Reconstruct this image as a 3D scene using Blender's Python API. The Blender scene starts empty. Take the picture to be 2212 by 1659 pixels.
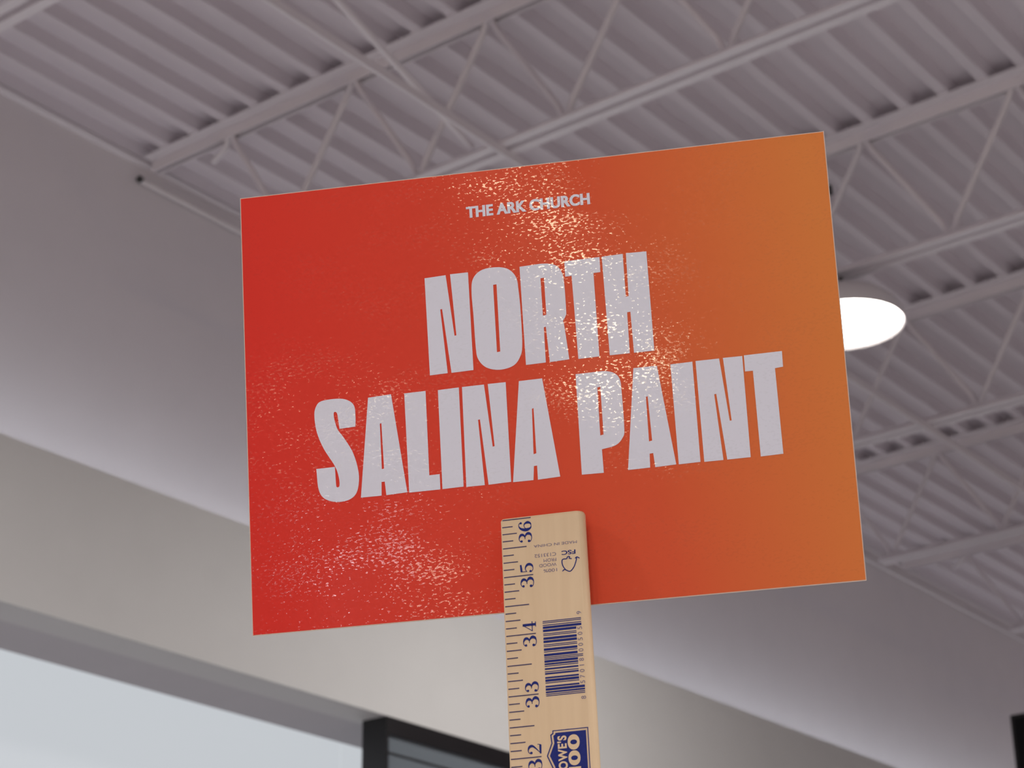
import bpy, bmesh, math, random
from mathutils import Vector, Matrix

SC = bpy.context.scene
COL = SC.collection
# ------------------------------------------------------------------ camera, world, lights, exposure
CAMZ = 1.5
cam_d = bpy.data.cameras.new('camera')
cam = bpy.data.objects.new('camera', cam_d)
COL.objects.link(cam)
# columns: camera right, camera up, camera backward, in room axes (x along the wall, y towards it, z up)
cam.matrix_world = Matrix(((0.60757586, -0.31345846, -0.72979132, 0.0),
                           (-0.79414198, -0.2556952, -0.55132429, 0.0),
                           (-0.01378687, 0.91452926, -0.40428475, CAMZ),
                           (0, 0, 0, 1)))
cam_d.sensor_width = 36.0
cam_d.lens = 4377.0 / 2212.0 * 36.0
cam_d.clip_start = 0.02
cam_d.clip_end = 100
cam_d.dof.use_dof = True
cam_d.dof.focus_distance = 0.87
cam_d.dof.aperture_fstop = 27.0
cam_d.dof.aperture_blades = 7
SC.camera = cam

world = bpy.data.worlds.new('world')
SC.world = world
world.use_nodes = True
world.node_tree.nodes['Background'].inputs[0].default_value = (0.9, 0.95, 1.0, 1)
world.node_tree.nodes['Background'].inputs[1].default_value = 0.2

SC.view_settings.view_transform = 'Standard'
SC.view_settings.look = 'None'
SC.view_settings.gamma = 1.0
SC.view_settings.use_curve_mapping = False
SC.view_settings.exposure = -0.1

LAMP_W = 66.0            # watts of each ceiling lamp of the hall
LAMP_R = 0.2
LAMP_Z = 4.6


def lamp_light(x, y, z=LAMP_Z, col=(1.0, 0.965, 0.935), w=LAMP_W, r=LAMP_R, spread=140, aim=None):
    l = bpy.data.lights.new('hall_light', 'AREA')
    l.shape = 'DISK'
    l.size = 2 * r
    l.energy = w
    l.color = col
    l.spread = math.radians(spread)
    o = bpy.data.objects.new('hall_light', l)
    COL.objects.link(o)
    o.location = (x, y, z)
    if aim:
        o.rotation_euler = Vector(aim).to_track_quat('-Z', 'Y').to_euler()
    return o


# shaded lamps around and behind the camera
for lx in (1.46, -3.04, -7.54):
    for ly in (3.0, -1.5, -6.0, -10.5):
        lamp_light(lx, ly, spread=160, w=66)
for lx, ly in ((6.023, 3.035), (5.96, -6.0), (10.46, -6.0), (14.9, -6.0), (14.9, -1.5), (16.4, 3.0), (5.96, -10.5), (10.46, -10.5)):
    lamp_light(lx, ly, spread=160 if ly > 0 else 140, w=40 if lx < 8 and ly > 0 else 66)
# open globes far down the hall, the ones the glossy sheet mirrors
for lx, ly in ((-12.6, -3.7), (-14.9, -4.7), (-17.6, -5.8), (-20.7, -7.2), (-24.0, -8.6), (-28.0, -10.2), (-33.0, -12.3), (-38.5, -14.6), (-45.0, -17.0), (-45.0, -11.0), (-48.0, -9.3)):
    lamp_light(lx, ly, r=0.13, w=9 + 0.045 * min(1300, lx * lx + ly * ly), col=(1.0, 0.80, 0.52), spread=180, aim=(1, 0.4, -0.25))
# unseen low lights added at the far end for glints on the sheet
for lx, ly, lz, c in ((-24.5, -4.8, 1.35, (1.0, 0.95, 1.0)), (-24.5, -5.2, 0.85, (1.0, 0.93, 1.0)), (-24.5, -5.0, 1.1, (1.0, 0.93, 1.0)), (-24.2, -6.4, 1.2, (1.0, 0.80, 0.55)), (-24.2, -6.3, 0.95, (1.0, 0.8, 0.55)), (-24.4, -5.75, 1.65, (1.0, 0.93, 1.0))):
    lamp_light(lx, ly, lz, r=0.10, w=17, col=c, spread=180, aim=(1, 0.22, 0))

# unseen cool fill light added on the bulkhead ledge to brighten the wall above
cv = bpy.data.lights.new('ledge_fill_light', 'AREA')
cv.shape = 'RECTANGLE'
cv.size, cv.size_y = 26.0, 0.05
cv.energy = 26.0
cv.color = (0.86, 0.94, 1.0)
cvo = bpy.data.objects.new('ledge_fill_light', cv)
COL.objects.link(cvo)
cvo.location = (3.0, 4.86, 2.404 + CAMZ + 0.03)
cvo.rotation_euler = (math.radians(130), 0, 0)

# ------------------------------------------------------------------ materials
def mat(name, col, rough=0.5, **kw):
    m = bpy.data.materials.new(name)
    m.use_nodes = True
    b = m.node_tree.nodes['Principled BSDF']
    b.inputs['Base Color'].default_value = (*col, 1)
    b.inputs['Roughness'].default_value = rough
    for k, v in kw.items():
        b.inputs[k].default_value = v
    return m


def N(m, t, **kw):
    n = m.node_tree.nodes.new(t)
    for k, v in kw.items():
        setattr(n, k, v)
    return n


def L(m, a, b):
    m.node_tree.links.new(a, b)


def paint(name, col, rough=0.6, var=0.03, scale=6.0, bump=0.0):
    """a painted surface with a faint procedural unevenness"""
    m = mat(name, col, rough)
    b = m.node_tree.nodes['Principled BSDF']
    tc = N(m, 'ShaderNodeTexCoord')
    nz = N(m, 'ShaderNodeTexNoise')
    nz.inputs['Scale'].default_value = scale
    nz.inputs['Detail'].default_value = 4
    L(m, tc.outputs['Object'], nz.inputs['Vector'])
    mx = N(m, 'ShaderNodeMix', data_type='RGBA')
    mx.inputs[6].default_value = (*[c * (1 - var) for c in col], 1)
    mx.inputs[7].default_value = (*[min(1, c * (1 + var)) for c in col], 1)
    L(m, nz.outputs['Fac'], mx.inputs[0])
    L(m, mx.outputs[2], b.inputs['Base Color'])
    if bump:
        bp = N(m, 'ShaderNodeBump')
        bp.inputs['Strength'].default_value = bump
        bp.inputs['Distance'].default_value = 0.002
        n2 = N(m, 'ShaderNodeTexNoise')
        n2.inputs['Scale'].default_value = 180
        L(m, tc.outputs['Object'], n2.inputs['Vector'])
        L(m, n2.outputs['Fac'], bp.inputs['Height'])
        L(m, bp.outputs['Normal'], b.inputs['Normal'])
    return m


M_WALL = paint('grey_wall_paint', (0.76, 0.705, 0.73), 0.7, bump=0.1)
M_BULK = paint('warm_white_paint', (0.74, 0.735, 0.72), 0.7, bump=0.1)
M_SOFF = paint('shade_toned_strip', (0.46, 0.425, 0.42), 0.7)  # strip under the bulkhead, its shade put into the colour
M_SOFF2 = paint('shade_toned_soffit', (0.39, 0.345, 0.36), 0.7)  # soffit board, darkened further in the colour to carry the shade there
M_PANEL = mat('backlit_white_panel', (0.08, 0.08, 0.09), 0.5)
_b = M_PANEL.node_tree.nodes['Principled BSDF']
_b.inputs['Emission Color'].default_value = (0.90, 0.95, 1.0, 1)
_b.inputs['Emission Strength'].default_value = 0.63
M_SEAM = mat('panel_joint', (0.45, 0.46, 0.47), 0.8)
M_DECK = paint('white_roof_deck_paint', (0.70, 0.63, 0.67), 0.55, 0.04, 3.0)
M_STEEL = paint('white_joist_paint', (0.76, 0.70, 0.73), 0.5, 0.03, 8.0)
M_FLOOR = paint('polished_concrete', (0.47, 0.465, 0.47), 0.35, 0.12, 1.5)
M_BLACK = mat('black_anodised_metal', (0.006, 0.005, 0.006), 0.4)
M_DARK = mat('dark_bracket', (0.05, 0.045, 0.045), 0.6)
M_SCREEN = mat('black_screen', (0.005, 0.005, 0.006), 0.6, **{'Specular IOR Level': 0.15})
M_GREY = mat('grey_metal', (0.35, 0.35, 0.36), 0.4, Metallic=0.6)

M_PANE = mat('grey_blue_glass', (0.17, 0.20, 0.225), 0.12, **{'Specular IOR Level': 0.6})

M_EMIT = bpy.data.materials.new('lit_diffuser')
M_EMIT.use_nodes = True
_n = M_EMIT.node_tree
_n.nodes.remove(_n.nodes['Principled BSDF'])
_e = _n.nodes.new('ShaderNodeEmission')
_e.inputs[0].default_value = (1.0, 0.94, 0.86, 1)
_e.inputs[1].default_value = 14.0
_n.links.new(_e.outputs[0], _n.nodes['Material Output'].inputs[0])

M_SHADE = mat('white_enamel_shade', (0.72, 0.68, 0.70), 0.35)


def gloss_film(m, zscale=1.0):
    """clear laminate over print: thin coat with a fine crinkle that breaks up the lamps' reflections"""
    b = m.node_tree.nodes['Principled BSDF']
    tc = N(m, 'ShaderNodeTexCoord')
    mp = N(m, 'ShaderNodeMapping')
    mp.inputs['Rotation'].default_value = (0, 0, math.radians(-18))
    mp.inputs['Scale'].default_value = (0.55, 1.0, 1.0)
    L(m, tc.outputs['Object'], mp.inputs['Vector'])
    fine = N(m, 'ShaderNodeTexNoise')
    fine.inputs['Scale'].default_value = FILM['fine']
    fine.inputs['Detail'].default_value = 1.5
    L(m, mp.outputs['Vector'], fine.inputs['Vector'])
    broad = N(m, 'ShaderNodeTexNoise')
    broad.inputs['Scale'].default_value = FILM['broad']
    broad.inputs['Detail'].default_value = 1.0
    L(m, mp.outputs['Vector'], broad.inputs['Vector'])
    b1 = N(m, 'ShaderNodeBump')
    b1.inputs['Strength'].default_value = 1.0
    b1.inputs['Distance'].default_value = FILM['broad_d']
    L(m, broad.outputs['Fac'], b1.inputs['Height'])
    b2 = N(m, 'ShaderNodeBump')
    b2.inputs['Strength'].default_value = 1.0
    b2.inputs['Distance'].default_value = FILM['fine_d']
    L(m, fine.outputs['Fac'], b2.inputs['Height'])
    L(m, b1.outputs['Normal'], b2.inputs['Normal'])
    # the film is only smooth in small crinkles, so it glints in specks
    sp = N(m, 'ShaderNodeTexNoise')
    sp.inputs['Scale'].default_value = FILM['speck']
    sp.inputs['Detail'].default_value = 1.0
    L(m, mp.outputs['Vector'], sp.inputs['Vector'])
    md = N(m, 'ShaderNodeTexNoise')
    md.inputs['Scale'].default_value = 50.0
    md.inputs['Detail'].default_value = 2.0
    L(m, mp.outputs['Vector'], md.inputs['Vector'])
    sm = N(m, 'ShaderNodeMath', operation='MULTIPLY_ADD')
    sm.inputs[1].default_value = 0.60
    L(m, md.outputs['Fac'], sm.inputs[0])
    L(m, sp.outputs['Fac'], sm.inputs[2])
    mr = N(m, 'ShaderNodeMapRange')
    mr.inputs['From Min'].default_value = FILM['lo'] + 0.30
    mr.inputs['From Max'].default_value = FILM['hi'] + 0.30
    mr.inputs['To Min'].default_value = 0.02
    L(m, sm.outputs[0], mr.inputs['Value'])
    L(m, mr.outputs[0], b.inputs['Coat Weight'])
    b.inputs['Coat Roughness'].default_value = FILM['rough']
    b.inputs['Specular IOR Level'].default_value = 0.0
    L(m, b2.outputs['Normal'], b.inputs['Coat Normal'])


FILM = dict(fine=1150.0, fine_d=0.000022, broad=16.0, broad_d=0.0008, coat=1.0, rough=0.09, speck=1080.0, lo=0.61, hi=0.67)

# printed gradient of the sheet: red at the left running to orange at the right (ink, in sheet coordinates)
M_PRINT = mat('printed_gradient', (0.6, 0.06, 0.03), 0.6)
_b = M_PRINT.node_tree.nodes['Principled BSDF']
_tc = N(M_PRINT, 'ShaderNodeTexCoord')
_mp = N(M_PRINT, 'ShaderNodeMapping')
_mp.inputs['Rotation'].default_value = (0, 0, math.radians(-8))
L(M_PRINT, _tc.outputs['Object'], _mp.inputs['Vector'])
_sx = N(M_PRINT, 'ShaderNodeSeparateXYZ')
L(M_PRINT, _mp.outputs['Vector'], _sx.inputs[0])
_mr = N(M_PRINT, 'ShaderNodeMapRange')
_mr.inputs['From Min'].default_value = -0.13
_mr.inputs['From Max'].default_value = 0.13
L(M_PRINT, _sx.outputs['X'], _mr.inputs['Value'])
_cr = N(M_PRINT, 'ShaderNodeValToRGB')
_el = _cr.color_ramp.elements
PRINT_STOPS = [(0.0, (0.86, 0.052, 0.040)), (0.35, (0.85, 0.080, 0.048)), (0.65, (0.83, 0.125, 0.055)), (1.0, (0.85, 0.27, 0.075))]
_el[0].position, _el[0].color = PRINT_STOPS[0][0], (*PRINT_STOPS[0][1], 1)
_el[1].position, _el[1].color = PRINT_STOPS[-1][0], (*PRINT_STOPS[-1][1], 1)
for p_, c_ in PRINT_STOPS[1:-1]:
    e_ = _el.new(p_)
    e_.color = (*c_, 1)
L(M_PRINT, _mr.outputs[0], _cr.inputs[0])
L(M_PRINT, _cr.outputs[0], _b.inputs['Base Color'])
gloss_film(M_PRINT)
M_INKW = mat('white_print', (0.86, 0.86, 0.97), 0.6)
gloss_film(M_INKW)
M_PAPER = mat('sheet_edge', (0.78, 0.60, 0.50), 0.4)

# wood of the measuring stick: fine grain along its length
M_WOOD = mat('basswood', (0.80, 0.58, 0.36), 0.5)
_b = M_WOOD.node_tree.nodes['Principled BSDF']
_tc = N(M_WOOD, 'ShaderNodeTexCoord')
_mp = N(M_WOOD, 'ShaderNodeMapping')
_mp.inputs['Scale'].default_value = (260, 14, 260)
L(M_WOOD, _tc.outputs['Object'], _mp.inputs['Vector'])
_nz = N(M_WOOD, 'ShaderNodeTexNoise')
_nz.inputs['Scale'].default_value = 1.0
_nz.inputs['Detail'].default_value = 3
L(M_WOOD, _mp.outputs['Vector'], _nz.inputs['Vector'])
_mx = N(M_WOOD, 'ShaderNodeMix', data_type='RGBA')
_mx.inputs[6].default_value = (0.74, 0.53, 0.32, 1)
_mx.inputs[7].default_value = (0.86, 0.65, 0.42, 1)
L(M_WOOD, _nz.outputs['Fac'], _mx.inputs[0])
L(M_WOOD, _mx.outputs[2], _b.inputs['Base Color'])
M_BLUE = paint('blue_ink', (0.014, 0.024, 0.19), 0.6, 0.25, 900.0)
M_BLUE.node_tree.nodes['Principled BSDF'].inputs['Specular IOR Level'].default_value = 0.2
M_TICK = paint('dark_blue_ink', (0.035, 0.022, 0.11), 0.5, 0.25, 900.0)
M_PALE = mat('thin_blue_ink', (0.17, 0.13, 0.24), 0.5)


# ------------------------------------------------------------------ mesh helpers
def finish(name, bm, m, parent=None, smooth=False, matrix=None, doubles=False):
    if doubles:
        bmesh.ops.remove_doubles(bm, verts=bm.verts, dist=1e-6)
    bmesh.ops.recalc_face_normals(bm, faces=bm.faces)
    me = bpy.data.meshes.new(name)
    bm.to_mesh(me)
    bm.free()
    return link(name, me, m, parent, smooth, matrix)


def link(name, me, m, parent=None, smooth=False, matrix=None):
    if not isinstance(m, (list, tuple)):
        m = [m]
    me.materials.clear()
    for x in m:
        me.materials.append(x)
    if smooth:
        me.polygons.foreach_set('use_smooth', [True] * len(me.polygons))
    o = bpy.data.objects.new(name, me)
    COL.objects.link(o)
    if parent:
        o.parent = parent
    if matrix is not None:
        o.matrix_world = matrix
    return o


def box(bm, x0, x1, y0, y1, z0, z1, bevel=0.0):
    r = bmesh.ops.create_cube(bm, size=1.0)
    vs = r['verts']
    for v in vs:
        v.co = Vector(((x0 + x1) / 2 + v.co.x * (x1 - x0), (y0 + y1) / 2 + v.co.y * (y1 - y0), (z0 + z1) / 2 + v.co.z * (z1 - z0)))
    if bevel:
        es = {e for v in vs for e in v.link_edges}
        bmesh.ops.bevel(bm, geom=list(es), offset=bevel, segments=2, affect='EDGES', profile=0.5)


def tube(bm, pts, r, n=10, caps=True):
    """round bar swept along a polyline"""
    pts = [Vector(p) for p in pts]
    rings = []
    up = Vector((1, 0, 0))
    for i, p in enumerate(pts):
        t = (pts[min(i + 1, len(pts) - 1)] - pts[max(i - 1, 0)]).normalized()
        a = t.cross(up)
        if a.length < 1e-4:
            a = t.cross(Vector((0, 1, 0)))
        a.normalize()
        b = t.cross(a).normalized()
        rings.append([bm.verts.new(p + a * r * math.cos(2 * math.pi * k / n) + b * r * math.sin(2 * math.pi * k / n)) for k in range(n)])
    for A, B in zip(rings, rings[1:]):
        for k in range(n):
            bm.faces.new((A[k], A[(k + 1) % n], B[(k + 1) % n], B[k]))
    if caps:
        bm.faces.new(rings[0][::-1])
        bm.faces.new(rings[-1])


def lathe(bm, prof, n=48, cx=0, cy=0):
    rings = []
    for r, z in prof:
        if r < 1e-6:
            rings.append([bm.verts.new((cx, cy, z))])
        else:
            rings.append([bm.verts.new((cx + r * math.cos(2 * math.pi * k / n), cy + r * math.sin(2 * math.pi * k / n), z)) for k in range(n)])
    for A, B in zip(rings, rings[1:]):
        for k in range(n):
            a = [A[k % len(A)], A[(k + 1) % len(A)], B[(k + 1) % len(B)], B[k % len(B)]]
            f = []
            for v in a:
                if v not in f:
                    f.append(v)
            if len(f) > 2:
                bm.faces.new(f)


def empty(name, loc, label, cat, group=None, matrix=None):
    o = bpy.data.objects.new(name, None)
    o.empty_display_size = 0.1
    COL.objects.link(o)
    if matrix is not None:
        o.matrix_world = matrix
    else:
        o.location = loc
    tag(o, label, cat, group)
    return o


def tag(o, label, cat, group=None, kind=None):
    if label:
        o['label'] = label
    if cat:
        o['category'] = cat
    if group:
        o['group'] = group
    if kind:
        o['kind'] = kind
    return o


def struct(name, bm, m, label=None, **kw):
    o = finish(name, bm, m, **kw)
    o['kind'] = 'structure'
    if label:
        o['label'] = label
    return o


def flat_mesh(loops, z=0.0):
    """flat filled outline (first loop outside, others holes) as mesh data"""
    cu = bpy.data.curves.new('outline', 'CURVE')
    cu.dimensions = '2D'
    cu.fill_mode = 'BOTH'
    for lp in loops:
        s = cu.splines.new('POLY')
        s.points.add(len(lp) - 1)
        for p, q in zip(s.points, lp):
            p.co = (q[0], q[1], 0, 1)
        s.use_cyclic_u = True
    ob = bpy.data.objects.new('outline', cu)
    COL.objects.link(ob)
    bpy.context.view_layer.update()
    me = bpy.data.meshes.new_from_object(ob.evaluated_get(bpy.context.evaluated_depsgraph_get()))
    bpy.data.objects.remove(ob)
    bpy.data.curves.remove(cu)
    for v in me.vertices:
        v.co.z = z
    return me


def text_mesh(s, bold=0.0, spacing=1.0):
    cu = bpy.data.curves.new('lettering', 'FONT')
    cu.body = s
    cu.offset = bold
    cu.space_character = spacing
    cu.resolution_u = 6
    ob = bpy.data.objects.new('lettering', cu)
    COL.objects.link(ob)
    bpy.context.view_layer.update()
    me = bpy.data.meshes.new_from_object(ob.evaluated_get(bpy.context.evaluated_depsgraph_get()))
    bpy.data.objects.remove(ob)
    bpy.data.curves.remove(cu)
    return me


def add_mesh(bm, me, fn=None):
    n0 = len(bm.verts)
    bm.from_mesh(me)
    bm.verts.ensure_lookup_table()
    if fn:
        for v in bm.verts[n0:]:
            v.co = fn(v.co)
    bpy.data.meshes.remove(me)


def fit(me, x0, y0, x1, y1, z, turn=0):
    """returns a mapping that turns a mesh (0, 90 or 180 degrees) and stretches it into a box"""
    def rot(c):
        return {0: (c.x, c.y), 90: (-c.y, c.x), 180: (-c.x, -c.y)}[turn]
    q = [rot(v.co) for v in me.vertices]
    ax, bx = min(p[0] for p in q), max(p[0] for p in q)
    ay, by = min(p[1] for p in q), max(p[1] for p in q)
    def fn(c):
        u, v = rot(c)
        return Vector((x0 + (u - ax) / (bx - ax) * (x1 - x0), y0 + (v - ay) / (by - ay) * (y1 - y0), z))
    return fn


def rect(bm, x0, x1, y0, y1, z):
    bm.faces.new([bm.verts.new((a, b, z)) for a, b in ((x0, y0), (x1, y0), (x1, y1), (x0, y1))])


def ribbon(bm, pts, fn, z):
    """pen stroke of changing width, points (x, y, width)"""
    P = []
    for i in range(len(pts) - 1):
        a = pts[i - 1] if i else pts[i]
        b, c = pts[i], pts[i + 1]
        d = pts[i + 2] if i + 2 < len(pts) else pts[i + 1]
        for k in range(6):
            t = k / 6
            P.append([.5 * (2 * b[j] + (c[j] - a[j]) * t + (2 * a[j] - 5 * b[j] + 4 * c[j] - d[j]) * t * t + (3 * b[j] - a[j] - 3 * c[j] + d[j]) * t ** 3) for j in range(3)])
    P.append(list(pts[-1]))
    prev = None
    for i, p in enumerate(P):
        q, r = P[max(i - 1, 0)], P[min(i + 1, len(P) - 1)]
        dx, dy = r[0] - q[0], r[1] - q[1]
        l = math.hypot(dx, dy) or 1
        nx, ny = -dy / l * p[2] / 2, dx / l * p[2] / 2
        e = [bm.verts.new(Vector((*fn(p[0] + s * nx, p[1] + s * ny), z))) for s in (1, -1)]
        if prev:
            bm.faces.new((prev[0], prev[1], e[1], e[0]))
        prev = e


def dot(bm, x, y, r, fn, z, n=14):
    bm.faces.new([bm.verts.new(Vector((*fn(x + r * math.cos(2 * math.pi * k / n), y + r * math.sin(2 * math.pi * k / n)), z))) for k in range(n)])

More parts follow.
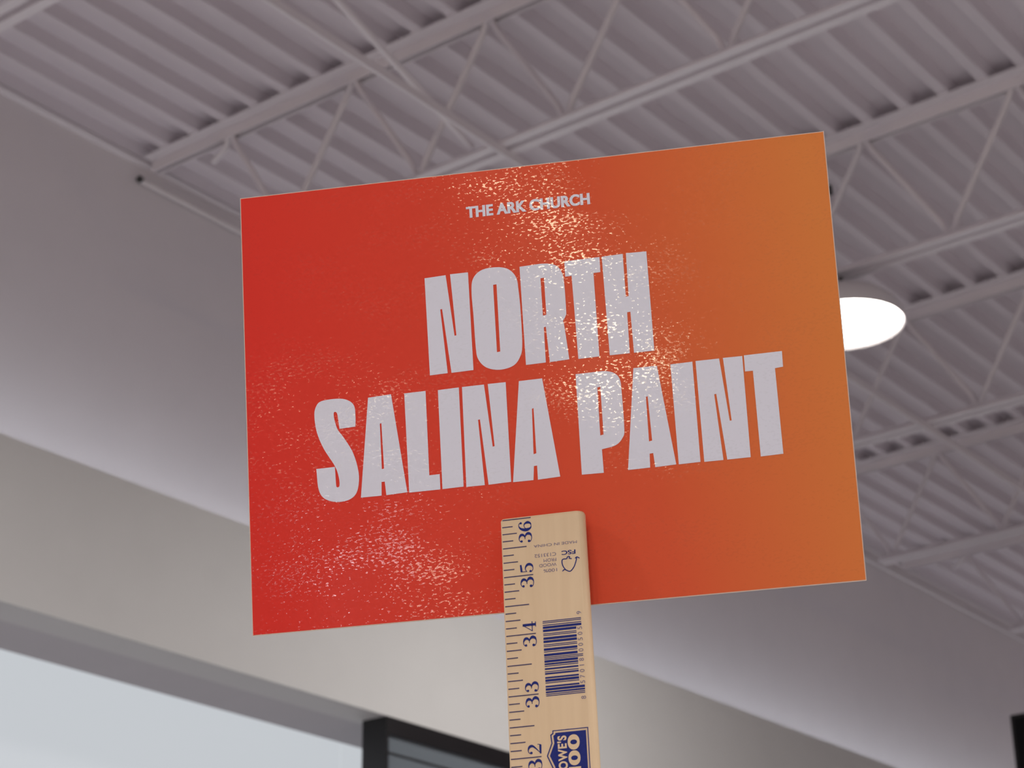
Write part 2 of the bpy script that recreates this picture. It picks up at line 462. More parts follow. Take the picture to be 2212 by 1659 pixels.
GLYPHS = {"NORTH":[[[[-46.41,50.39],[-37.12,50.75],[-34.67,23.51],[-33.85,23.58],[-35.18,50.93],[-27.31,50.94],[-27.32,7.64],[-36.84,7.37],[-39.44,35.84],[-40.27,35.77],[-38.47,7.43],[-46.23,7.24]]],[[[-26.0,31.3],[-26.05,33.23],[-26.13,35.24],[-26.2,37.25],[-26.26,39.18],[-26.28,40.96],[-26.24,42.5],[-26.17,43.78],[-26.08,44.84],[-25.96,45.75],[-25.77,46.54],[-25.52,47.28],[-25.17,48.0],[-24.73,48.7],[-24.2,49.34],[-23.61,49.92],[-22.94,50.43],[-22.21,50.87],[-21.42,51.23],[-20.54,51.5],[-19.55,51.7],[-18.5,51.82],[-17.42,51.87],[-16.36,51.88],[-15.36,51.83],[-14.4,51.75],[-13.44,51.63],[-12.5,51.45],[-11.59,51.21],[-10.75,50.89],[-9.98,50.49],[-9.28,49.99],[-8.63,49.41],[-8.04,48.75],[-7.51,48.03],[-7.06,47.27],[-6.68,46.47],[-6.4,45.66],[-6.23,44.84],[-6.12,43.97],[-6.06,43.03],[-6.01,41.98],[-5.94,40.79],[-5.85,39.49],[-5.78,38.09],[-5.71,36.58],[-5.66,34.96],[-5.62,33.2],[-5.6,31.29],[-5.59,29.07],[-5.59,26.52],[-5.6,23.84],[-5.63,21.22],[-5.69,18.85],[-5.78,16.93],[-5.89,15.5],[-6.01,14.41],[-6.16,13.58],[-6.35,12.89],[-6.6,12.25],[-6.92,11.55],[-7.3,10.8],[-7.73,10.07],[-8.22,9.4],[-8.77,8.78],[-9.4,8.23],[-10.12,7.77],[-10.96,7.39],[-11.93,7.08],[-12.97,6.84],[-14.05,6.68],[-15.11,6.59],[-16.12,6.59],[-17.1,6.66],[-18.1,6.82],[-19.08,7.05],[-20.03,7.36],[-20.91,7.73],[-21.71,8.16],[-22.42,8.66],[-23.07,9.24],[-23.66,9.88],[-24.18,10.58],[-24.63,11.32],[-25.01,12.08],[-25.29,12.79],[-25.48,13.44],[-25.6,14.12],[-25.67,14.95],[-25.73,16.01],[-25.79,17.41],[-25.86,19.22],[-25.9,21.39],[-25.93,23.8],[-25.95,26.34],[-25.97,28.88],[-26.0,31.3]],[[-16.74,44.13],[-15.26,44.24],[-15.39,14.48],[-16.8,14.35]]],[[[-4.88,50.86],[4.22,51.17],[4.85,51.11],[5.49,51.07],[6.13,51.03],[6.76,50.97],[7.38,50.88],[7.99,50.74],[8.6,50.57],[9.21,50.38],[9.82,50.15],[10.39,49.89],[10.93,49.56],[11.41,49.17],[11.83,48.71],[12.22,48.18],[12.56,47.59],[12.86,46.96],[13.12,46.29],[13.34,45.6],[13.51,44.95],[13.62,44.35],[13.7,43.71],[13.75,42.96],[13.79,42.02],[13.83,40.81],[13.87,39.15],[13.89,37.07],[13.9,34.81],[13.9,32.58],[13.88,30.62],[13.86,29.15],[13.82,28.24],[13.78,27.73],[13.73,27.47],[13.66,27.35],[13.57,27.23],[13.45,26.99],[13.29,26.64],[13.1,26.29],[12.89,25.94],[12.67,25.6],[12.44,25.26],[12.23,24.91],[12.23,24.91],[12.36,24.4],[12.49,23.88],[12.69,22.1],[13.01,18.23],[13.39,13.11],[13.78,8.0],[5.46,7.67],[4.75,23.24],[3.88,23.06],[3.75,7.68],[-4.75,7.48]],[[3.81,44.72],[5.33,44.83],[5.3,28.43],[3.83,28.2]]],[[[14.51,51.06],[29.64,51.28],[29.54,44.6],[26.58,44.49],[26.57,7.91],[17.61,7.76],[17.19,44.33],[14.44,44.25]]],[[[30.6,51.28],[39.59,51.53],[39.54,32.62],[40.72,32.7],[40.94,51.66],[49.65,51.49],[49.72,8.01],[41.16,7.94],[40.95,25.85],[39.57,25.78],[39.41,7.96],[30.93,7.94]]]],"SALINA":[[[[-86.6,-12.07],[-86.72,-10.9],[-86.85,-9.66],[-86.97,-8.45],[-87.09,-7.37],[-87.2,-6.52],[-87.29,-5.93],[-87.35,-5.54],[-87.41,-5.3],[-87.48,-5.12],[-87.58,-4.94],[-87.71,-4.75],[-87.87,-4.62],[-88.03,-4.52],[-88.19,-4.48],[-88.34,-4.47],[-88.47,-4.5],[-88.6,-4.55],[-88.71,-4.66],[-88.81,-4.84],[-88.86,-5.14],[-88.88,-5.55],[-88.87,-6.07],[-88.84,-6.66],[-88.76,-7.32],[-88.64,-8.02],[-88.48,-8.79],[-88.29,-9.64],[-88.06,-10.52],[-87.78,-11.41],[-87.43,-12.26],[-87.01,-13.03],[-86.54,-13.73],[-86.01,-14.45],[-85.44,-15.24],[-84.83,-16.19],[-84.15,-17.32],[-83.39,-18.59],[-82.61,-19.94],[-81.88,-21.33],[-81.26,-22.71],[-80.75,-24.1],[-80.3,-25.54],[-79.92,-26.98],[-79.61,-28.38],[-79.36,-29.69],[-79.17,-30.88],[-79.04,-31.98],[-78.98,-33.04],[-78.98,-34.08],[-79.04,-35.13],[-79.17,-36.24],[-79.35,-37.38],[-79.61,-38.5],[-79.94,-39.53],[-80.36,-40.41],[-80.87,-41.15],[-81.46,-41.77],[-82.14,-42.29],[-82.9,-42.72],[-83.74,-43.06],[-84.71,-43.33],[-85.8,-43.5],[-86.95,-43.59],[-88.11,-43.58],[-89.22,-43.48],[-90.31,-43.28],[-91.42,-42.99],[-92.5,-42.6],[-93.5,-42.12],[-94.34,-41.55],[-95.03,-40.91],[-95.59,-40.22],[-96.05,-39.41],[-96.43,-38.44],[-96.76,-37.26],[-97.0,-35.8],[-97.15,-34.09],[-97.24,-32.23],[-97.32,-30.34],[-97.42,-28.51],[-89.28,-28.36],[-89.23,-30.02],[-89.18,-31.78],[-89.14,-33.49],[-89.09,-34.98],[-89.04,-36.09],[-88.98,-36.73],[-88.94,-37.01],[-88.88,-37.07],[-88.82,-37.05],[-88.75,-37.09],[-88.66,-37.19],[-88.55,-37.26],[-88.44,-37.29],[-88.32,-37.29],[-88.21,-37.25],[-88.07,-37.2],[-87.92,-37.14],[-87.77,-37.02],[-87.65,-36.82],[-87.57,-36.5],[-87.53,-36.03],[-87.51,-35.46],[-87.53,-34.79],[-87.59,-34.04],[-87.72,-33.23],[-87.87,-32.39],[-88.05,-31.5],[-88.29,-30.52],[-88.65,-29.44],[-89.16,-28.21],[-89.91,-26.78],[-90.88,-25.17],[-91.93,-23.46],[-92.94,-21.75],[-93.8,-20.13],[-94.5,-18.6],[-95.13,-17.1],[-95.68,-15.63],[-96.16,-14.18],[-96.56,-12.74],[-96.88,-11.27],[-97.11,-9.78],[-97.27,-8.33],[-97.37,-6.97],[-97.41,-5.77],[-97.4,-4.75],[-97.33,-3.86],[-97.19,-3.08],[-96.99,-2.37],[-96.7,-1.7],[-96.38,-1.07],[-96.02,-0.48],[-95.57,0.03],[-94.96,0.46],[-94.11,0.8],[-92.92,1.04],[-91.42,1.18],[-89.8,1.24],[-88.23,1.23],[-86.89,1.18],[-85.81,1.07],[-84.86,0.91],[-84.01,0.69],[-83.24,0.41],[-82.52,0.07],[-81.84,-0.33],[-81.23,-0.78],[-80.69,-1.29],[-80.23,-1.88],[-79.87,-2.57],[-79.63,-3.39],[-79.49,-4.32],[-79.44,-5.32],[-79.42,-6.33],[-79.4,-7.29],[-79.4,-8.21],[-79.43,-9.11],[-79.49,-10.0],[-79.54,-10.88],[-79.59,-11.78]]],[[[-73.58,0.26],[-63.5,0.73],[-58.45,-42.18],[-67.51,-42.58],[-67.95,-36.72],[-69.31,-36.75],[-69.57,-42.6],[-78.54,-42.63]],[[-68.94,-11.63],[-68.27,-11.37],[-67.97,-31.15],[-68.95,-31.27]]],[[[-57.76,0.52],[-48.46,0.67],[-48.68,-35.84],[-44.2,-35.73],[-44.27,-42.27],[-57.65,-42.42]]],[[[-43.13,0.46],[-34.04,0.73],[-34.32,-42.02],[-43.35,-42.25]]],[[[-32.68,0.76],[-23.2,0.88],[-21.0,-26.22],[-20.18,-26.08],[-21.57,0.93],[-13.86,0.96],[-14.08,-41.89],[-23.69,-42.22],[-25.77,-14.01],[-26.59,-14.1],[-25.29,-42.23],[-33.15,-42.24]]],[[[-8.22,0.81],[1.72,0.98],[6.66,-41.61],[-2.78,-42.05],[-2.77,-36.02],[-4.11,-36.16],[-4.64,-42.03],[-13.3,-42.12]],[[-3.41,-11.64],[-2.71,-11.44],[-2.76,-30.83],[-3.95,-31.09]]]],"PAINT":[[[[15.98,1.3],[25.04,1.45],[25.66,1.44],[26.28,1.45],[26.9,1.46],[27.51,1.46],[28.13,1.42],[28.74,1.33],[29.37,1.2],[30.02,1.04],[30.66,0.85],[31.28,0.62],[31.85,0.35],[32.36,0.03],[32.81,-0.32],[33.21,-0.69],[33.57,-1.11],[33.88,-1.59],[34.15,-2.14],[34.38,-2.78],[34.54,-3.41],[34.64,-4.02],[34.7,-4.7],[34.73,-5.55],[34.75,-6.69],[34.77,-8.22],[34.8,-10.37],[34.82,-13.11],[34.84,-16.12],[34.83,-19.11],[34.8,-21.76],[34.73,-23.8],[34.65,-25.13],[34.56,-26.0],[34.44,-26.54],[34.28,-26.91],[34.06,-27.25],[33.76,-27.71],[33.4,-28.27],[32.99,-28.81],[32.52,-29.33],[31.98,-29.8],[31.37,-30.23],[30.66,-30.6],[29.85,-30.9],[28.92,-31.13],[27.91,-31.31],[26.86,-31.46],[25.81,-31.62],[24.8,-31.79],[24.88,-41.74],[15.69,-41.67]],[[24.72,-5.3],[26.0,-5.16],[25.92,-25.6],[24.53,-25.89]]],[[[40.39,1.37],[50.25,1.42],[55.01,-41.07],[46.32,-41.4],[45.89,-35.43],[44.42,-35.55],[44.19,-41.35],[34.99,-41.54]],[[44.69,-11.39],[45.44,-11.2],[45.88,-30.12],[44.56,-30.36]]],[[[55.92,1.37],[65.11,1.59],[65.01,-40.97],[56.04,-41.17]]],[[[66.43,1.72],[76.25,1.77],[78.39,-24.93],[79.17,-24.9],[77.82,1.87],[85.83,1.84],[85.59,-40.95],[75.98,-41.07],[73.81,-13.07],[72.96,-13.2],[74.44,-41.08],[66.55,-41.12]]],[[[86.52,2.03],[102.23,2.25],[102.08,-4.43],[98.75,-4.73],[98.9,-40.81],[89.68,-41.08],[89.65,-4.85],[86.44,-4.84]]]]}
CORNERS = [(-127.3, 96.18), (128.05, 95.33), (126.64, -94.9), (-127.27, -96.69)]

# ------------------------------------------------------------------ the hall
WY = 5.15                       # wall face
DZ = 3.9 + CAMZ                 # underside of the deck ribs
X0, X1, Y0 = -52.0, 19.0, -22.0

bm = bmesh.new()
box(bm, X0, X1, Y0, WY + 0.2, -0.15, 0.0)
struct('floor', bm, M_FLOOR, 'grey polished concrete floor of the hall')

# corrugated roof deck: ribs run along x
RP, GAP, RD = 0.1535, 0.113, 0.05
bm = bmesh.new()
prof = []
k0 = int((5.107 - Y0) / RP) + 1
for k in range(-1, k0 + 1):
    a = 5.007 - k * RP
    prof += [(a + GAP, DZ), (a + GAP - 0.012, DZ + RD), (a + 0.012, DZ + RD), (a, DZ)]
lo = [(bm.verts.new((X0, y, z)), bm.verts.new((X1, y, z))) for y, z in prof]
hi = [(bm.verts.new((X0, y, DZ + 0.12)), bm.verts.new((X1, y, DZ + 0.12))) for y in (prof[0][0], prof[-1][0])]
for a, b in zip(lo, lo[1:]):
    bm.faces.new((a[0], a[1], b[1], b[0]))
bm.faces.new((hi[0][0], hi[0][1], hi[1][1], hi[1][0]))
struct('ceiling', bm, M_DECK, 'white painted corrugated metal roof deck')

bm = bmesh.new()
box(bm, X0, X1, WY, WY + 0.2, 0.0, DZ + 0.1)
struct('wall_left', bm, M_WALL, 'tall grey painted wall under the roof deck')
bm = bmesh.new()
box(bm, X0 - 0.2, X0, Y0, WY + 0.2, 0.0, DZ + 0.1)
struct('wall_back', bm, M_WALL)
bm = bmesh.new()
box(bm, X1, X1 + 0.2, Y0, WY + 0.2, 0.0, DZ + 0.1)
struct('wall_far', bm, M_WALL)
bm = bmesh.new()
box(bm, X0, X1, Y0 - 0.2, Y0, 0.0, DZ + 0.1)
struct('wall_right', bm, M_WALL)

# bulkhead that stands out from the wall, its lip, the angle under the deck
BY = 4.725
BT, BB = 2.404 + CAMZ, 1.879 + CAMZ
bm = bmesh.new()
box(bm, X0, X1, BY, WY, BB + 0.05, BT)
box(bm, X0, X1, BY, BY + 0.004, BB + 0.001, BB + 0.05)
struct('trim_1', bm, M_BULK, 'long warm white bulkhead standing out from the wall')
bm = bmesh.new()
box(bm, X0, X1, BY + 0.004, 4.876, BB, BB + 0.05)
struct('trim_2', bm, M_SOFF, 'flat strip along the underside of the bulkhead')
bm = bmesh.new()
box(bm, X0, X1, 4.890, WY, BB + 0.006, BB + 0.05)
struct('trim_4', bm, M_SOFF2, 'soffit board behind the strip under the bulkhead, its shade painted in')
bm = bmesh.new()
box(bm, X0, X1, WY - 0.03, WY, DZ - 0.018, DZ - 0.004)
struct('trim_3', bm, M_STEEL, 'thin white steel angle where the wall meets the roof deck')

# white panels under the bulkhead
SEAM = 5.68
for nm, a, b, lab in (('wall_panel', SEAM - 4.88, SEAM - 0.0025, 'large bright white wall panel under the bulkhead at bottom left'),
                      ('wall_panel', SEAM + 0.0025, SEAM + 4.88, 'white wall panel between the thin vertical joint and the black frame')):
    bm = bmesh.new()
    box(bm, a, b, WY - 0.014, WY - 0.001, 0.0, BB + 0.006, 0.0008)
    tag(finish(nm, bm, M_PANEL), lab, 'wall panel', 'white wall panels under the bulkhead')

# black framed glazing under the bulkhead
w = bpy.data.objects.new('window_1', None)
COL.objects.link(w)
w.location = (5.47, BY, 0)
tag(w, 'black framed window of grey blue glass under the bulkhead', None, None, 'structure')
WX0, WX1, WYB = 5.47, 8.6, 4.842
T1, T2 = 1.815 + CAMZ, 1.749 + CAMZ
Minv = Matrix.Translation((-5.47, -BY, 0))


def wpart(name, m, *bs, bevel=0.0):
    bm = bmesh.new()
    for b in bs:
        box(bm, *b, bevel)
    bmesh.ops.transform(bm, matrix=Minv, verts=bm.verts)
    return finish(name, bm, m, w)


wpart('frame_header', M_BLACK, (WX0, WX1, BY, WYB, T1, BB))
wpart('frame_jamb', M_BLACK, (WX0, WX0 + 0.012, BY, WYB, 0.0, T1))
wpart('frame_jamb', M_BLACK, (WX1 - 0.05, WX1, BY, WYB, 0.0, T1))
wpart('window_pane', M_PANE, (WX0 + 0.012, WX1 - 0.05, BY + 0.012, BY + 0.02, T2 + 0.004, T1))
wpart('window_pane', M_PANE, (WX0 + 0.012, WX1 - 0.05, BY + 0.012, BY + 0.02, 0.0, T2 - 0.004))
wpart('glazing_bar', M_BLACK, (WX0 + 0.012, WX1 - 0.05, BY + 0.010, BY + 0.024, T2 - 0.004, T2 + 0.004))

# conduit along the top of the wall with its dark open end
c = empty('conduit', (4.49, WY - 0.020, DZ - 0.088), 'thin painted conduit along the top of the wall below the deck angle', 'conduit')
bm = bmesh.new()
tube(bm, [(0.0, 0, 0), (13.5, 0, 0)], 0.010)
finish('pipe', bm, M_WALL, c, True)
bm = bmesh.new()
tube(bm, [(-0.016, 0, 0.006), (0.0, 0, 0)], 0.013)
finish('end_cap', bm, M_DARK, c, True)

# ------------------------------------------------------------------ bar joists
JOISTS = [(2.974, 'nearest white bar joist, crossing the top left corner'),
          (4.469, 'white bar joist whose end meets the wall left of the sign'),
          (5.963, 'white bar joist just above the top right corner of the sign'),
          (7.457, 'white bar joist right behind the lit lamp'),
          (8.98, 'white bar joist beside the right edge of the sign, below the lamp'),
          (10.55, 'farthest white bar joist, ending at the wall by the lower right corner of the sign')]
JY1, JY0 = WY - 0.048, -9.6
BOT, TOP = 3.34 + CAMZ, DZ
PAN = 0.603


def angle_pair(bm, y0, y1, z, leg, up, gap=0.022, t=0.006):
    """two steel angles back to back; up: flat legs at the bottom, else flat legs at the top"""
    s = 1 if up else -1
    for d in (-1, 1):
        a, b = sorted((d * gap / 2, d * (gap / 2 + leg)))
        box(bm, a, b, y0, y1, *sorted((z, z + s * t)))
        a, b = sorted((d * gap / 2, d * (gap / 2 + t)))
        box(bm, a, b, y0, y1, *sorted((z + s * t, z + s * leg)))


def joist_meshes():
    out = []
    bm = bmesh.new()
    angle_pair(bm, JY0, JY1, 0.0, 0.05, False)
    out.append(('top_chord', bm))
    bm = bmesh.new()
    angle_pair(bm, JY0, 4.47, BOT - TOP, 0.033, True)
    out.append(('bottom_chord', bm))
    # one continuous bent rod as the web, rounded at each panel point
    pts = [(0, 4.79, 3.785 + CAMZ - TOP)]
    y, top = 4.70, True
    zt, zb = -0.03, BOT - TOP + 0.03
    n = 0
    while y > JY0 + 0.4:
        z = zt if top else zb
        s = 1 if top else -1
        pts += [(0, y + 0.03, z - s * 0.055), (0, y + 0.014, z - s * 0.012), (0, y, z), (0, y - 0.014, z - s * 0.012), (0, y - 0.03, z - s * 0.055)]
        y -= PAN / 2
        top = not top
    bm = bmesh.new()
    tube(bm, pts, 0.0115, 8)
    out.append(('web_rod', bm))
    return out


JM = []
for nm, bm in joist_meshes():
    bmesh.ops.recalc_face_normals(bm, faces=bm.faces)
    me = bpy.data.meshes.new(nm)
    bm.to_mesh(me)
    bm.free()
    me.materials.append(M_STEEL)
    if nm == 'web_rod':
        me.polygons.foreach_set('use_smooth', [True] * len(me.polygons))
    JM.append((nm, me))
for x, lab in JOISTS:
    j = empty('bar_joist', (x + 0.06, 0, TOP), lab, 'joist', 'bar joists under the roof deck')
    for nm, me in JM:
        o = bpy.data.objects.new(nm, me)
        COL.objects.link(o)
        o.parent = j

# bridging between the joists
bm = bmesh.new()
box(bm, 1.2, 13.2, 3.425, 3.46, BOT - 0.006, BOT)
box(bm, 1.2, 13.2, 3.425, 3.431, BOT - 0.03, BOT - 0.006)
tag(finish('bridging_angle', bm, M_STEEL), 'long thin steel angle crossing under all the joists parallel to the wall', 'bridging')
a, b = Vector((4.53 - 0.03, 3.55, BOT + 0.04)), Vector((3.034 + 0.03, 3.55, DZ - 0.05))
bm = bmesh.new()
tube(bm, [a, b], 0.013, 6)
tag(finish('bridging_brace', bm, M_STEEL), 'slanting steel brace between the two nearest joists, above the sign', 'bridging')

# ------------------------------------------------------------------ the lit lamp
LX, LY, LZ = 6.023, 3.035, 3.145 + CAMZ
t = empty('pendant_lamp', (LX, LY, LZ), 'lit round ceiling lamp glowing at the right edge of the sign', 'lamp')
bm = bmesh.new()
lathe(bm, [(0.0, -0.012), (0.08, -0.010), (0.15, -0.004), (0.2, 0.006), (0.2, 0.012), (0.0, 0.012)])
finish('diffuser', bm, M_EMIT, t, True)
bm = bmesh.new()
lathe(bm, [(0.219, 0.0), (0.215, 0.03), (0.195, 0.07), (0.155, 0.105), (0.09, 0.125), (0.05, 0.128), (0.05, 0.122), (0.088, 0.119), (0.15, 0.099), (0.189, 0.066), (0.209, 0.028), (0.213, 0.0), (0.219, 0.0)])
finish('lamp_shade', bm, M_SHADE, t, True)
bm = bmesh.new()
lathe(bm, [(0.0, 0.118), (0.062, 0.118), (0.062, 0.15), (0.0, 0.15)], 24)
finish('housing', bm, M_DARK, t)
bm = bmesh.new()
tube(bm, [(0, 0, 0.15), (0, 0, BOT - LZ)], 0.008)
finish('hook', bm, M_DARK, t)

# small dark box on the joist beside the sign's right edge
JB = (5.963, 2.98)
bm = bmesh.new()
box(bm, 5.99, 6.012, 3.028, 3.042, 3.675 + CAMZ, 3.715 + CAMZ, 0.004)
JBO = tag(finish('junction_box', bm, M_DARK), 'tiny dark box on a joist web just right of the sign', 'junction box')

# ------------------------------------------------------------------ black panel hanging at the right edge
BX = 9.5
t = empty('hanging_panel', (BX, 3.4, 2.568 + CAMZ - 0.35), 'black flat panel hanging below the ceiling at the bottom right edge', 'panel')
bm = bmesh.new()
box(bm, 0.0, 0.06, -0.65, 0.667, -0.35, 0.35, 0.006)
finish('casing', bm, M_BLACK, t)
bm = bmesh.new()
box(bm, -0.002, 0.001, -0.63, 0.647, -0.33, 0.33)
finish('front_face', bm, M_SCREEN, t)
for yy in (-0.5, -0.05):
    bm = bmesh.new()
    tube(bm, [(0.03, yy, 0.35), (0.03, yy, DZ - (2.568 + CAMZ - 0.35))], 0.008)
    finish('hanger_rod', bm, M_GREY, t)

# ------------------------------------------------------------------ the sign
def frame(x, y, z, o):
    return Matrix(((x[0], y[0], z[0], o[0]), (x[1], y[1], z[1], o[1]), (x[2], y[2], z[2], o[2] + CAMZ), (0, 0, 0, 1)))


SIGN = frame((0.451358, -0.89222928, 0.01424318), (-0.1623694, -0.06642287, 0.98449184), (-0.87744637, -0.44667092, -0.17485122), (0.62761139, 0.46028862, 0.34514607))
sg = empty('sign', None, 'red and orange glossy printed sign fixed to the top of a wooden yardstick', 'sign', matrix=SIGN)
bm = bmesh.new()
TH = 0.0011
NX, NY = 24, 18
c4 = [Vector((x / 1000, y / 1000, 0)) for x, y in CORNERS]      # top left, top right, bottom right, bottom left
grid = []
for side in (0.0, -TH):
    g = []
    for j in range(NY + 1):
        row = []
        for i in range(NX + 1):
            u, v = i / NX, j / NY
            p = (c4[0] * (1 - u) + c4[1] * u) * (1 - v) + (c4[3] * (1 - u) + c4[2] * u) * v
            row.append(bm.verts.new((p.x, p.y, side)))
        g.append(row)
    grid.append(g)
fr, bk = grid
for j in range(NY):
    for i in range(NX):
        bm.faces.new((fr[j][i], fr[j + 1][i], fr[j + 1][i + 1], fr[j][i + 1])).material_index = 0
        bm.faces.new((bk[j][i], bk[j][i + 1], bk[j + 1][i + 1], bk[j + 1][i])).material_index = 1
for i in range(NX):
    for j in (0, NY):
        bm.faces.new((fr[j][i], fr[j][i + 1], bk[j][i + 1], bk[j][i])).material_index = 1
for j in range(NY):
    for i in (0, NX):
        bm.faces.new((fr[j][i], fr[j + 1][i], bk[j + 1][i], bk[j][i])).material_index = 1
finish('printed_sheet', bm, [M_PRINT, M_PAPER], sg)
# narrow pale rim of clear laminate round the print
bm = bmesh.new()
RIM = 0.00035
o4 = [p + Vector((sx * RIM, sy * RIM, 0)) for p, (sx, sy) in zip(c4, ((-1, 1), (1, 1), (1, -1), (-1, -1)))]
fv = [[bm.verts.new((p.x, p.y, z)) for p in q] for z in (-0.0001, -TH + 0.0002) for q in (c4, o4)]
for k in range(4):
    n = (k + 1) % 4
    bm.faces.new((fv[0][k], fv[0][n], fv[1][n], fv[1][k]))
    bm.faces.new((fv[1][k], fv[1][n], fv[3][n], fv[3][k]))
    bm.faces.new((fv[2][k], fv[3][k], fv[3][n], fv[2][n]))
finish('laminate_rim', bm, M_PAPER, sg)
for word, letters in GLYPHS.items():
    bm = bmesh.new()
    for loops in letters:
        add_mesh(bm, flat_mesh([[(x / 1000, y / 1000) for x, y in lp] for lp in loops], 0.00012))
    o = finish('headline_lettering', bm, M_INKW, sg)
    o['label'] = 'heavy white word ' + word
bm = bmesh.new()
for k, dx in enumerate((-0.00014, 0.0, 0.00014)):
    me = text_mesh('THE ARK CHURCH', 0.03, 1.04)
    add_mesh(bm, me, fit(me, -0.0265 + dx, 0.0752, 0.0272 + dx, 0.0804, 0.00012 + k * 0.00001))
finish('small_lettering', bm, M_INKW, sg)['label'] = 'small white line of capitals'

# ------------------------------------------------------------------ the yardstick (local units: metres, x across, y up, z to the front)
STICK = frame((0.45112288, -0.89155254, 0.04027677), (0.06255391, 0.07660659, 0.9950972), (-0.8902669, -0.44639165, 0.09032908), (0.62977094, 0.46130358, 0.28566805))
st = empty('yardstick', None, 'pale wooden yardstick with dark blue markings carrying the sign', 'ruler', matrix=STICK)
KW, KT, KL = 0.0348, 0.0065, 0.914
bm = bmesh.new()
ytop = 0.0013
# cross-section with rounded long edges
sec = []
RR, RL = 0.0031, 0.0008
for cx, cz, a0, R_ in ((KW / 2 - RR, -RR, 0, RR), (-KW / 2 + RL, -RL, 90, RL), (-KW / 2 + RL, -KT + RL, 180, RL), (KW / 2 - RR, -KT + RR, 270, RR)):
    for k in range(7):
        a = math.radians(a0 + k * 15)
        sec.append((cx + R_ * math.cos(a), cz + R_ * math.sin(a)))
rings = []
for y, s in ((ytop, 0.0012), (ytop - 0.0005, 0.0004), (ytop - 0.0015, 0.0), (ytop - KL + 0.001, 0.0), (ytop - KL, 0.0008)):
    rings.append([bm.verts.new((x - s * (1 if x > 0 else -1), y, z - s * (1 if z > -KT / 2 else -1))) for x, z in sec])
for A, B in zip(rings, rings[1:]):
    for k in range(len(sec)):
        bm.faces.new((A[k], A[(k + 1) % len(sec)], B[(k + 1) % len(sec)], B[k]))
bm.faces.new(rings[0])
bm.faces.new(rings[-1][::-1])
finish('wood_strip', bm, M_WOOD, st)

INK = 0.00008


def pos(u, v):                   # millimetres from the strip's left edge / below the 36 inch line
    return ((u - 17.4) / 1000, -v / 1000)


bm = bmesh.new()
for k in range(0, 8 * 8 + 1):
    v = k * 25.48 / 8
    l = 12.6 if k % 8 == 0 else 10.4 if k % 4 == 0 else 6.6 if k % 2 == 0 else 5.0
    u0 = 0.8 if k == 0 else 0.6
    a, b = pos(u0, v + 0.22), pos(l, v - 0.22)
    rect(bm, a[0], b[0], a[1], b[1], INK)
finish('inch_marks', bm, M_TICK, st)

DIGITS = {
    '2': ([[(.1, .76, .05), (.16, .89, .05), (.36, .97, .07), (.6, .88, .17), (.68, .72, .2), (.6, .54, .13), (.3, .25, .06), (.08, .06, .05)],
           [(.06, .07, .1), (.4, .08, .15), (.74, .07, .15)], [(.74, .05, .05), (.78, .28, .05)]], [(.16, .75, .1)]),
    '3': ([[(.08, .8, .05), (.13, .89, .05), (.25, .965, .05), (.42, .97, .08), (.6, .88, .17), (.66, .76, .2), (.6, .62, .15), (.45, .54, .06), (.3, .53, .05)],
           [(.3, .53, .05), (.48, .52, .06), (.66, .42, .16), (.73, .28, .22), (.66, .12, .17), (.48, .03, .07), (.3, .03, .05), (.12, .1, .05), (.05, .2, .05)]], [(.14, .8, .09), (.12, .23, .1)]),
    '5': ([[(.14, .9, .14), (.4, .92, .15), (.72, .95, .12)], [(.13, .97, .05), (.12, .48, .05)],
           [(.12, .5, .05), (.3, .6, .06), (.5, .58, .1), (.68, .44, .19), (.71, .27, .21), (.6, .1, .15), (.42, .03, .06), (.22, .05, .05), (.06, .18, .05)]], [(.13, .22, .09)]),
    '6': ([[(.74, .84, .04), (.62, .95, .05), (.45, .97, .06), (.24, .82, .16), (.13, .55, .23), (.14, .3, .23), (.25, .08, .12), (.42, .03, .05), (.6, .08, .12), (.7, .28, .2), (.62, .5, .12), (.45, .57, .05), (.28, .5, .05), (.2, .38, .05)]], [(.68, .81, .09)]),
    '4': ([[(.56, .99, .2), (.56, .5, .2), (.56, .02, .2)], [(.54, .98, .05), (.3, .62, .05), (.04, .28, .05)], [(.03, .28, .06), (.4, .28, .06), (.82, .28, .06)], [(.36, .02, .05), (.78, .02, .05)]], []),
    '1': ([[(.4, .98, .2), (.4, .02, .2)], [(.4, .97, .05), (.2, .85, .05)], [(.18, .02, .05), (.62, .02, .05)]], []),
}
bm = bmesh.new()


def numeral(d, v_bottom, v_top, u_top=7.35, u_bot=12.75):
    """digit reading up the stick: its left side at v_bottom, its head towards the left edge"""
    strokes, balls = DIGITS[d]
    def fn(x, y):
        return pos(u_bot + (u_top - u_bot) * y, v_bottom + (v_top - v_bottom) * x / 0.82)
    for s in strokes:
        ribbon(bm, s, fn, INK)
    for x, y, r in balls:
        dot(bm, x, y, r, fn, INK * 1.2)


numeral('3', 11.1, 6.5)
numeral('6', 6.0, 1.35)
for tick, d in ((25.48, '5'), (50.96, '4'), (76.44, '3'), (101.92, '2'), (127.4, '1')):
    numeral('3', tick + 5.5, tick + 0.9)
    numeral(d, tick - 0.95, tick - 5.3)
finish('numerals', bm, M_BLUE, st)

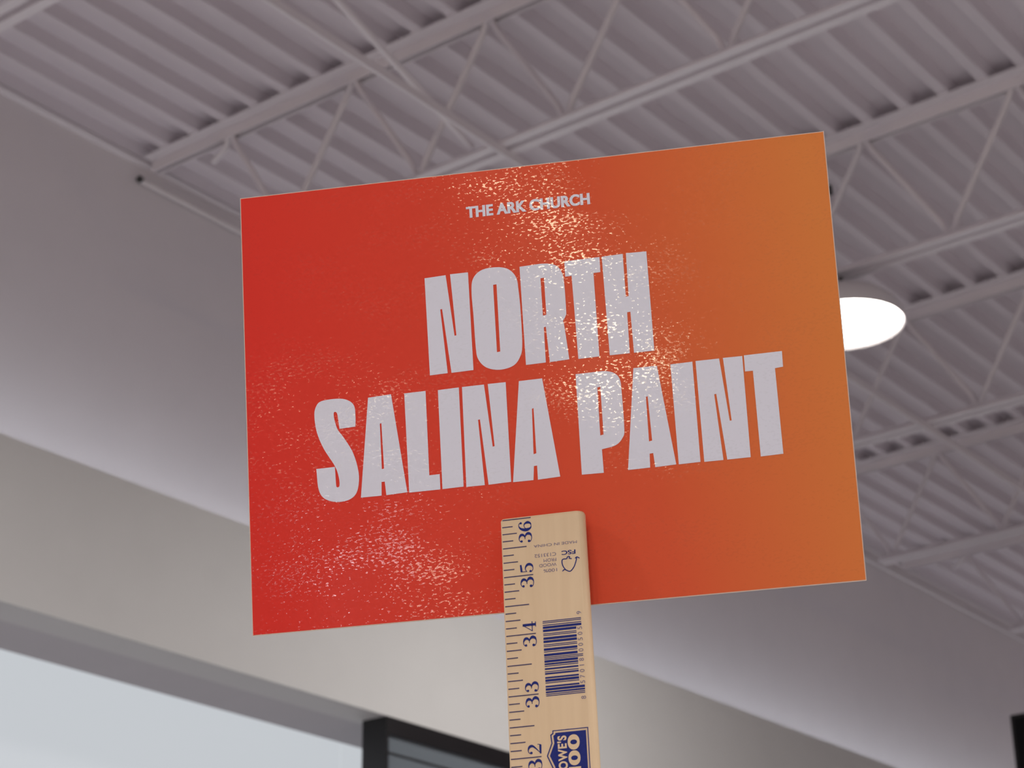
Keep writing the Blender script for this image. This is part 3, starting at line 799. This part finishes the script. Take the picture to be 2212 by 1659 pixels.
# bar code, reading up the stick (number system digit at the lower end)
CODE = '857018005059'
LC = {'0': '0001101', '1': '0011001', '2': '0010011', '3': '0111101', '4': '0100011', '5': '0110001', '6': '0101111', '7': '0111011', '8': '0110111', '9': '0001011'}
inv = lambda s: ''.join('10'[int(c)] for c in s)
bits = [('101', 1)] + [(LC[c], i == 0) for i, c in enumerate(CODE[:6])] + [('01010', 1)] + [(inv(LC[c]), i == 5) for i, c in enumerate(CODE[6:])] + [('101', 1)]
V0, V1 = 77.8, 46.15
mod = (V0 - V1) / 95
bm = bmesh.new()
i = 0
for s, tall in bits:
    for ch in s:
        if ch == '1':
            va, vb = V0 - mod * i, V0 - mod * (i + 1)
            a, b = pos(15.5, va), pos(31.0 if tall else 28.9, vb)
            rect(bm, a[0], b[0], a[1], b[1], INK)
        i += 1
def turned_text(s, u0, u1, v0, v1, turn, bold=0.0, gap=1.0):
    me = text_mesh(s, bold, gap)
    a, b = pos(u0, v1), pos(u1, v0)
    add_mesh(bm, me, fit(me, a[0], a[1], b[0], b[1], INK, turn))
finish('bar_code', bm, M_BLUE, st)
bm = bmesh.new()
dv = [79.7]
dv += [V0 - mod * (3 + 7 * k + 3.5) for k in range(1, 6)] + [V0 - mod * (50 + 7 * k + 3.5) for k in range(0, 5)] + [44.1]
for c, v in zip(CODE, dv):
    hw = 0.16 if c == '1' else 0.62
    turned_text(c, 29.35, 31.2, v - hw, v + hw, 90)
finish('bar_code_digits', bm, M_PALE, st)

# small print and tree mark, printed upside down
bm = bmesh.new()
turned_text('MADE IN CHINA', 13.3, 31.1, 12.55, 13.75, 180)
turned_text('C133152', 13.5, 22.3, 16.75, 18.25, 180)
turned_text('FROM', 17.1, 22.3, 19.2, 20.6, 180)
turned_text('WOOD', 15.2, 22.3, 21.3, 22.7, 180)
turned_text('100%', 16.9, 22.4, 23.8, 25.2, 180)
finish('fine_print', bm, M_PALE, st)
bm = bmesh.new()
turned_text('FSC', 24.6, 30.3, 16.5, 18.4, 180, 0.02)
ident = lambda x, y: pos(x, y)
def path(pts, wd):
    ribbon(bm, [(x, y, wd) for x, y in pts], ident, INK)
path([(24.6, 25.5), (25.2, 24.9), (25.9, 25.0), (27.0, 25.7), (28.0, 25.7), (29.3, 24.2), (30.1, 22.3), (30.7, 20.2)], 0.42)
path([(30.0, 20.5), (30.75, 19.9), (31.8, 20.6)], 0.42)
path([(25.9, 25.0), (25.0, 23.5), (24.6, 21.9), (24.7, 20.6), (25.3, 20.2), (26.5, 20.2), (26.9, 19.5), (27.4, 19.25), (27.8, 19.5), (27.6, 20.1), (28.6, 20.4)], 0.42)
finish('tree_mark', bm, M_BLUE, st)

# blue gabled store badge
VC = 102.0
out = [(14.7, VC), (16.7, 97.0), (16.4, 93.6), (17.3, 93.0), (17.3, 91.9), (31.35, 91.9), (31.35, 2 * VC - 91.9), (17.3, 2 * VC - 91.9), (17.3, 2 * VC - 93.0), (16.4, 2 * VC - 93.6), (16.7, 2 * VC - 97.0)]
inn = [(15.15, VC), (17.15, 97.1), (16.85, 93.9), (17.7, 93.3), (17.7, 92.25), (31.0, 92.25), (31.0, 2 * VC - 92.25), (17.7, 2 * VC - 92.25), (17.7, 2 * VC - 93.3), (16.85, 2 * VC - 93.9), (17.15, 2 * VC - 97.1)]
core = [(15.9, VC), (17.85, 97.2), (17.6, 94.1), (18.4, 93.5), (18.4, 93.0), (30.4, 93.0), (30.4, 2 * VC - 93.0), (18.4, 2 * VC - 93.0), (18.4, 2 * VC - 93.5), (17.6, 2 * VC - 94.1), (17.85, 2 * VC - 97.2)]
bm = bmesh.new()
add_mesh(bm, flat_mesh([[pos(*p) for p in out], [pos(*p) for p in inn]], INK))
add_mesh(bm, flat_mesh([[pos(*p) for p in core]], INK))
badge = finish('store_badge', bm, M_BLUE, st)
badge['label'] = 'dark blue gabled badge'
bm = bmesh.new()
INK0, INK = INK, INK * 2
turned_text("LOWE'S", 19.0, 22.7, 94.4, 110.2, 90, 0.035, 1.12)
turned_text('0', 23.05, 27.75, 94.3, 100.45, 90, 0.04)
turned_text('0', 23.05, 27.75, 100.75, 106.7, 90, 0.04)
turned_text('1', 23.05, 27.75, 107.3, 109.4, 90, 0.04)
INK = INK0
finish('badge_lettering', bm, M_WOOD, badge)
